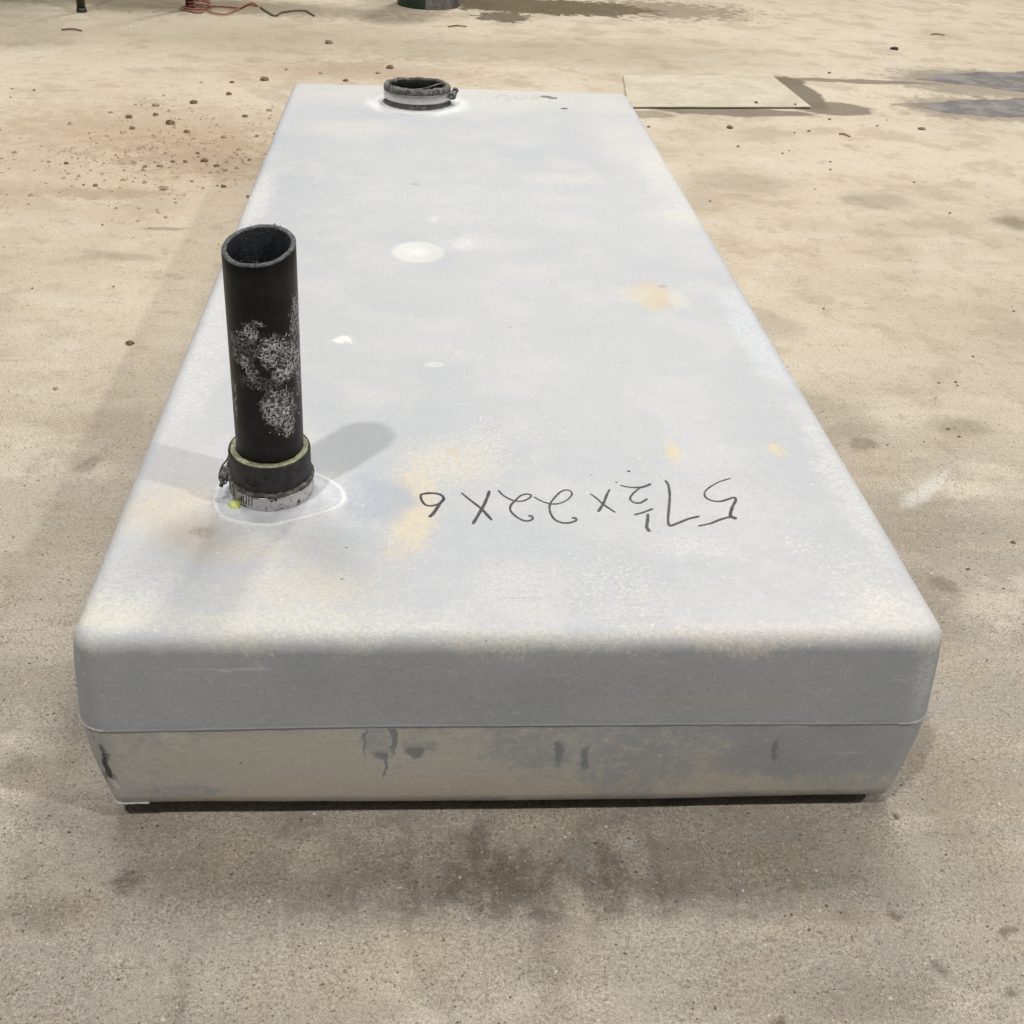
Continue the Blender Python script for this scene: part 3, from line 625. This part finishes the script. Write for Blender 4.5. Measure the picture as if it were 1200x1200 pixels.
clamp2 = band('hose_clamp', 2.10, .38, .90, tank, gb, M_clamp2)
hc = Vector(gb(math.radians(-12), 2.28, .66, 0)); screw(clamp2, hc, (.25, .9, .2), 1.0, .11, M_clampdk)

# --- handwriting (upside down to the viewer)
def strokes(name, lst, z_, m, parent, label):
    V, F = [], []
    for pts, w_ in lst:
        P = catmull([atz(px, py, ZT) for px, py in pts], 6) if len(pts) > 1 else None
        if P is None:
            c = atz(*pts[0], ZT); P = [c+Vector((-.012, 0, 0)), c+Vector((.012, 0, 0))]
        n = len(P); hw = []
        for i in range(n):
            f = w_[0]+(w_[1]-w_[0])*i/max(1, n-1); hw.append(f*.60*(1+.28*nz(P[i].x*4, P[i].y*4)))
        k = len(V)
        for i, q in enumerate(P):
            d = (P[min(i+1, n-1)]-P[max(i-1, 0)]); d.z = 0; d.normalize(); s_ = Vector((-d.y, d.x, 0))*hw[i]
            if i == 0: q = q-d*hw[i]*.6
            if i == n-1: q = q+d*hw[i]*.6
            e = .6 if i in (0, n-1) else 1
            for sg in (1, -1):
                a_ = q+s_*sg*e; zz = ztop(a_.x, a_.y); V.append((a_.x, a_.y, zz+.012)); V.append((a_.x, a_.y, zz-.02))
        for i in range(n-1):
            a0 = k+i*4; b0 = a0+4
            F += [(a0, b0, b0+2, a0+2), (a0+1, a0, a0+2, a0+3), (a0, a0+1, b0+1, b0), (a0+2, b0+2, b0+3, a0+3)]
    o = obj(name, V, F, m, parent, smooth=False); o['label'] = label; return o
def z1(l): return [(480+x/10, 560+y/10) for x, y in l]
def z2(l): return [(570+x/10, 560+y/10) for x, y in l]
def z3(l): return [(680+x/10, 540+y/10) for x, y in l]
def z4(l): return [(770+x/10, 550+y/10) for x, y in l]
T1 = .045; T2 = .07
strokes('marker_writing', [
    (z1([(235, 440), (275, 405), (320, 340), (360, 280), (398, 235), (385, 195), (330, 170), (250, 162), (170, 170), (132, 185), (140, 240), (180, 295), (240, 312), (310, 300), (370, 270), (395, 240)]), (.085, .05)),
    (z1([(610, 160), (700, 235), (840, 345), (960, 475)]), (.035, .085)), (z1([(935, 140), (900, 240), (840, 360), (745, 520)]), (.08, .08)),
    (z2([(140, 130), (200, 190), (280, 235), (350, 257), (430, 255), (500, 225), (525, 190), (470, 175), (400, 195), (330, 260), (285, 310), (285, 370), (340, 430), (420, 478), (490, 488), (545, 465), (530, 432), (500, 430)]), (.04, .06)),
    (z2([(560, 210), (630, 250), (700, 278), (780, 293), (870, 282), (960, 235), (1005, 170), (960, 130), (880, 145), (800, 220), (745, 300), (750, 390), (800, 470), (880, 508), (970, 512), (1050, 485), (1045, 455), (1010, 455)]), (.035, .065)),
    (z3([(120, 372), (200, 430), (270, 495), (410, 588)]), (.03, .06)), (z3([(345, 320), (310, 390), (270, 490), (215, 575)]), (.055, .08)),
    (z3([(475, 270), (560, 290), (650, 297), (740, 290), (825, 258)]), (.035, .085)), (z3([(720, 290), (650, 340), (595, 400), (590, 440), (640, 475), (710, 475), (785, 432)]), (.045, .065)),
    (z3([(640, 618), (740, 590), (845, 550)]), (.05, .06)), (z3([(795, 615), (790, 690), (780, 760), (810, 810)]), (.08, .08)),
    (z4([(100, 125), (135, 180), (150, 300), (140, 450), (130, 590), (155, 650), (250, 620), (370, 575), (485, 550)]), (.065, .07)),
    (z4([(860, 105), (740, 140), (620, 205), (560, 265), (570, 325), (640, 365), (740, 375), (830, 350), (905, 330), (920, 365), (880, 450), (860, 540), (915, 580)]), (.03, .085)), (z4([(925, 575), (860, 560), (740, 590), (620, 635), (490, 660)]), (.08, .05)),
    ([(737, 550.5)], (.09, .09)), ([(722.6, 563.4)], (.05, .05)),
], 0, M_ink, tank, 'black handwritten size 57 1/2 x 22 x 6, upside down')
def zb(l): return [(570+x/10, 90+y/10) for x, y in l]
strokes('faded_writing', [(zb([(150, 215), (200, 212), (240, 215)]), (.12, .12)), (zb([(80, 240), (140, 235)]), (.05, .05)), (zb([(225, 265), (270, 262), (300, 240)]), (.07, .07)), (zb([(335, 210), (350, 250), (410, 258), (440, 238), (480, 235)]), (.08, .06)),
    (zb([(530, 250), (560, 228), (580, 210)]), (.12, .08)), (zb([(560, 262), (610, 255), (600, 235), (650, 232)]), (.08, .06))], 0, M_inkpale, tank, 'faded illegible pencil marks near the far edge')
strokes('dark_smudge', [(zb([(660, 232), (710, 232), (760, 245), (800, 248)]), (.35, .45)) ], 0, mat_plain('grey_smudge', (.16, .15, .13), (.34, .32, .28), .7, scale=4, bump=0), tank, 'dark smudge near the far edge')
strokes('dark_dot', [(zb([(890, 370), (935, 370)]), (.28, .25))], 0, M_clod, tank, 'dark dot near the far right corner')

# ------------------------------------------------------------------ flat sheet behind the tank
def sheet():
    a, b = atz(950, 127.5), atz(905, 91); d = (atz(742, 127.5)-a).normalized()
    pts = [a+d*17, a, b, b+d*15.2]; h0, h1 = .12, .34
    root = thing('flat_sheet', (pts[0]+pts[2])/2, 'thin flat dusty sheet lying on the floor behind the tank, ringed by damp concrete', 'sheet')
    def quad(h0, h1, e):
        c = sum(pts, Vector())/4; V = []
        for h in (h0, h1):
            for i in range(4):
                for k in range(12):
                    q = pts[i].lerp(pts[(i+1) % 4], k/12); q = q+(q-c).normalized()*(e+.06*nz(q.x*.5, q.y*.5)); V.append((q.x, q.y, h+.02*nz(q.x*.1, q.y*.1, 3)))
        n = 48; F = [(i, (i+1) % n, n+(i+1) % n, n+i) for i in range(n)]; F += [tuple(range(n, 2*n)), tuple(range(n))[::-1]]
        return V, F, [1]*n+[0, 0]
    V, F, fm = quad(.11, .19, 0); obj('sheet_top', V, F, [M_sheet, M_edge], root, smooth=False, fmat=fm)
    V, F, fm = quad(.0, .10, -.15); o = obj('sheet_gap_shade', V, F, M_black, root, smooth=False)  # black slab painting the shadow gap under the sheet
sheet()

# ------------------------------------------------------------------ puddles
def puddle(outline, name='puddle'):
    P = catmull([atz(*q) for q in outline]+[atz(*outline[0])], 26)[:-1]; c = sum(P, Vector())/len(P); n = len(P); V = []
    P = [q+Vector((.8*nz(q.x*.35, q.y*.35, 1)+.3*nz(q.x*1.3, q.y*1.3), .6*nz(q.x*.35, q.y*.35, 6)+.25*nz(q.x*1.7, q.y*1.7, 4), 0)) for q in P]
    V = [(q.x, q.y, -.01) for q in P]+[(q.x, q.y, .03) for q in P]
    F = [(i, (i+1) % n, n+(i+1) % n, n+i) for i in range(n)]+[tuple(range(n, 2*n))]
    o = obj(name, V, F, M_pud, smooth=False); tag(o, kind='structure'); return o
puddle([(1076, 93), (1110, 87), (1160, 85), (1230, 84), (1260, 96), (1230, 112), (1195, 108), (1150, 101), (1110, 97)])
puddle([(1082, 126), (1110, 119), (1160, 117), (1200, 115), (1250, 122), (1250, 138), (1200, 137), (1150, 136), (1105, 131)])

# ------------------------------------------------------------------ far background: stand legs, canister, cord, twine
def stand():
    A = atz(96, 14); B = atz(223, 10)
    u = (B-A).normalized(); v = Vector((-u.y, u.x, 0)); L_ = (B-A).length; D_ = 22; Hh = 26
    root = thing('steel_stand', (A+B)/2+v*D_/2, 'dark steel stand at the top left of the floor, red cord round one leg', 'stand')
    def bar(p, q, s_): return tube([p, q], s_, 4)
    for k, (a_, b_) in enumerate(((0, 0), (1, 0), (0, 1), (1, 1))):
        f = A+u*L_*a_+v*D_*b_; m = M_rust if k == 1 else M_steel
        o = obj('leg', *join(tube([f+Vector((0, 0, .1)), f+Vector((0, 0, Hh))], .45, 12), tube([f, f+Vector((0, 0, .1)), f+Vector((0, 0, .45))], [.52, .58, .52], 12)), m, root, origin=f)
        if k == 1: o['label'] = 'rust red leg'
    for b_ in (0, 1):
        f = A+v*D_*b_; obj('brace', *tube(catmull([f+u*.3+Vector((0, 0, 1.2)), f+u*1.6+Vector((0, 0, 2.1)), f+u*3.6+Vector((0, 0, 4.6)), f+u*L_+Vector((0, 0, 14))], 5), .14, 8), M_steel, root)
    c = (A+B)/2+v*D_/2; V, F = boxvf(-L_/2-3, L_/2+3, -D_/2-2, D_/2+2, Hh, Hh+1.2, .1); an = math.atan2(u.y, u.x); R = Matrix.Rotation(an, 3, 'Z')
    obj('stand_top', [c+R @ Vector(q) for q in V], F, M_steel, root, smooth=False)
stand()
def can():
    c = atz(502, 5); r = 3.75
    root = thing('metal_canister', c, 'small dull metal canister standing on the floor beyond the tank, beside brown wet patch', 'canister')
    f = lambda t, r_, z, k: (c.x+r_*math.cos(t), c.y+r_*math.sin(t), z)
    V, F = revolve([(.01, .12), (r-.3, .12), (r-.1, .0), (r, .04), (r+.03, .18), (r, .35), (r-.03, .5), (r-.03, 13.3), (r, 13.5), (r-.2, 13.6), (.01, 13.4)], 64, f)
    fm = []
    for i in range(64):
        t = (i+.5)/64*2*math.pi
        for k in range(10): fm.append(1 if (t > math.radians(195) and t < math.radians(262)) else 0)
    obj('canister_body', V, F, [M_can, M_cangreen], root, fmat=fm)
    obj('rim_bead', *revolve([(r-.02, 13.5), (r+.12, 13.6), (r-.02, 13.75), (r-.14, 13.6)], 64, f, True), M_can, root)
can()
def gpath(l, z=.12): return [atz(*q)+Vector((0, 0, z+.06*nz(q[0]*.2, q[1]*.2))) for q in l]
def cz(l): return [(220+x/5, y/5) for x, y in l]
V1 = tube(catmull(gpath(cz([(-45, 62), (0, 70), (50, 80), (90, 75), (110, 50), (150, 42), (250, 48), (310, 52), (350, 32), (415, 42)])), 6), .085, 8)
V2 = tube(catmull(gpath(cz([(-30, 50), (20, 62), (100, 65), (150, 85), (215, 95), (270, 75), (330, 45), (370, 28), (400, 36)]), .2), 6), .085, 8)
loop = []
for i in range(60):
    t = i*.55; cc = atz(233, 10); loop.append(cc+Vector((1.3*math.cos(t)*(1+.3*nz(i*.3, 1)), .9*math.sin(t)*(1+.3*nz(i*.3, 5)), .15+i*.035+.15*nz(i*.5, 9))))
V3 = tube(catmull(loop, 4), .08, 6)
tag(obj('red_cord', *join(V1, V2, V3), M_red), 'thin faded red cord coiled by the stand leg and trailing along the floor', 'cord')
tag(obj('grey_twine', *tube(catmull(gpath(cz([(428, 48), (460, 72), (510, 98), (545, 80), (570, 76), (620, 68), (690, 70), (715, 82), (742, 98)])), 6), .11, 6), M_twine), 'frayed grey brown twine on the floor just past the red cord end', 'twine')

# ------------------------------------------------------------------ dirt clods, chips, twigs
def rock(name, px, py, w_, m, label, cat, group=None, flat=.55, sx=1., z0=0.):
    """w_: width in photograph pixels"""
    c = atz(px, py, z0); e = atz(px+w_/2, py, z0); r = (e-c).length*.70
    bm = bmesh.new(); bmesh.ops.create_icosphere(bm, subdivisions=3, radius=1); sd = rnd.uniform(0, 90)
    V = []
    for v in bm.verts:
        q = v.co; k = 1+.55*nz(q.x*1.3+sd, q.y*1.3, q.z*1.3)+.28*nz(q.x*3.3+sd, q.y*3.3, q.z*3.3)
        V.append((c.x+q.x*r*k*sx, c.y+q.y*r*k*.9, z0+max(0.0, q.z*r*flat*k+r*flat*.55)))
    F = [tuple(v.index for v in f.verts) for f in bm.faces]; bm.free()
    return tag(obj(name, V, F, m, smooth=False, origin=(c.x, c.y, z0)), label, cat, group)
GL = 'dirt crumbs scattered left of the far end of the tank'
GR = 'dirt crumbs scattered on the right of the tank'
big = [(385, 51, 12, 'lone brown dirt clod on bare floor beyond the tank, left of the far fitting'), (310, 94, 14, 'dark brown clod nearest the tank far left corner, just behind it'), (200, 145, 15, 'largest dark brown dirt clod, in the middle of the left hand scatter'),
       (219, 155, 10, 'rounded brown clod just in front of the largest clod of the left scatter'), (192, 222, 13, 'pale brown flattened clod alone in front of the left hand scatter'), (152, 403, 13, 'flat brown pebble on the edge of the tank shadow, left of the standpipe'),
       (855, 150, 10, 'flat brown clod on the floor in front of the dusty sheet')]
for x, y, w_, l in big: rock('dirt_clod', x, y, w_, M_clod if x != 192 else M_clodlight, l, 'dirt clod')
left = [(268, 111, 9), (227, 121, 12), (183, 124, 11), (130, 132, 7), (151, 138, 11), (182, 135, 9), (287, 137, 9), (155, 151, 9), (316, 130, 8), (322, 157, 6), (262, 161, 9), (301, 160, 6), (262, 219, 9), (291, 231, 7), (188, 195, 9),
        (240, 189, 12), (254, 195, 9), (217, 190, 8), (264, 200, 7), (376, 86, 6), (405, 95, 8), (443, 86, 8), (457, 80, 12), (78, 192, 8), (112, 218, 8), (98, 217, 5), (232, 180, 6), (203, 190, 7), (280, 176, 7), (170, 196, 6), (225, 213, 5), (292, 188, 6), (336, 82, 6), (272, 97, 7), (40, 106, 5), (14, 104, 4), (65, 456, 8), (45, 563, 4), (38, 338, 4), (133, 336, 4), (206, 238, 4)]
for x, y, w_ in left: rock('dirt_crumb', x, y, w_, M_clod if rnd.random() < .75 else M_clodlight, 'small brown dirt crumb in the scatter on the floor left of the tank far end', 'dirt crumb', GL)
right = [(865, 172, 5), (931, 156, 4), (948, 154, 5), (972, 140, 5), (1028, 148, 4), (1040, 141, 3), (973, 190, 4), (973, 199, 4), (917, 180, 4), (1071, 214, 4), (832, 236, 4), (1113, 250, 4), (972, 86, 5), (760, 149, 5), (955, 222, 3), (925, 177, 3),
         (965, 362, 4), (1120, 448, 5), (1122, 452, 4), (1100, 449, 4), (1140, 418, 4), (1111, 503, 5), (1124, 512, 5), (1187, 636, 7), (1134, 667, 5), (1176, 690, 4), (1040, 522, 3), (1083, 518, 3), (1188, 365, 4)]
for x, y, w_ in right: rock('dirt_crumb', x, y, w_, M_clod, 'tiny dark dirt crumb on the open floor right of the tank', 'dirt crumb', GR)
rock('dirt_clod', 886, 120.5, 6, M_clod, 'small brown clod resting on the dusty flat sheet', 'dirt clod', z0=.21); rock('dirt_crumb', 932, 122.5, 4, M_clod, 'tiny brown crumb at the right hand end of the flat sheet', 'dirt crumb', z0=.21)
rock('flat_chip', 1080, 151.5, 12, M_clod, 'flat brown chip on the floor in front of the near puddle', 'chip', flat=.3)
rock('black_scrap', 1048, 58, 11, M_black, 'short black scrap on the bare floor beyond the puddles', 'scrap', flat=.4)
rock('white_chip', 153, 31, 6, M_white, 'left of two white chips on the floor in front of the stand', 'chip', flat=.3); rock('white_chip', 163.5, 34, 4.5, M_white, 'right of two white chips on the floor in front of the stand', 'chip', flat=.4)
rock('dirt_clod', 1051, 957, 11, M_clodlight, 'pale brown crumb on the floor just off the tank front right corner', 'dirt clod')
def twig(a, b, r, label, m=M_clod, bend=.4):
    r *= .6
    A, B = atz(*a), atz(*b); mid = (A+B)/2+Vector((0, bend, 0)); P = catmull([A+Vector((0, 0, r)), mid+Vector((0, 0, r*1.5)), B+Vector((0, 0, r))], 5)
    tag(obj('twig', *tube(P, [r*(1-.5*abs(i/len(P)-.4)) for i in range(len(P))], 6), m), label, 'twig')
twig((72, 36), (96, 37), .16, 'thin brown twig on the floor in front of the stand left leg')
twig((525, 32), (547, 32), .13, 'short brown twig on the floor in front of the canister')
twig((1091, 41), (1107, 42), .12, 'fine brown twig far back on the right, beyond the black scrap')
twig((983, 158), (996, 161), .12, 'curved brown sliver on the floor in front of the damp sheet corner', bend=.3)

def grit(name, m, n, reg, s0, s1, label):
    V, F = [], []
    while n:
        px, py = reg(); c = atz(px, py)
        if -11.2 < c.x < 11.2 and -.2 < c.y < 58: continue
        n -= 1; s_ = rnd.uniform(s0, s1)*rnd.choice((1, 1, 1, 1.6)); k = len(V); a0 = rnd.uniform(0, 6)
        for j in range(4):
            a_ = a0+j*1.57+rnd.uniform(-.4, .4); V.append((c.x+s_*math.cos(a_), c.y+s_*math.sin(a_)*.8, -.005))
        V.append((c.x+rnd.uniform(-.3, .3)*s_, c.y, s_*rnd.uniform(.5, .9))); F += [(k+j, k+(j+1) % 4, k+4) for j in range(4)]
    tag(obj(name, V, F, m, smooth=False), label, 'grit', kind='stuff')
allover = lambda: (rnd.uniform(-60, 1260), 1260-1200*rnd.random()**.8)
def drift():
    while True:
        x = rnd.gauss(200, 110); y = 178+rnd.gauss(0, 30)
        if y > 90 and x < 345: return (x+rnd.choice((0, 0, 60))*.5, y+(x-200)*-.08)
grit('fine_grit', M_clod, 1500, allover, .012, .035, 'fine dark grit sprinkled all over the concrete')
grit('pale_grit', M_white, 420, allover, .012, .03, 'fine white grit sprinkled all over the concrete')
grit('drift_grit', M_crumb, 300, drift, .03, .10, 'brown crumbs of dirt drifted along the floor left of the tank')
grit('drift_pale_grit', M_clodlight, 330, drift, .04, .18, 'tan crumbs of dirt drifted along the floor left of the tank')
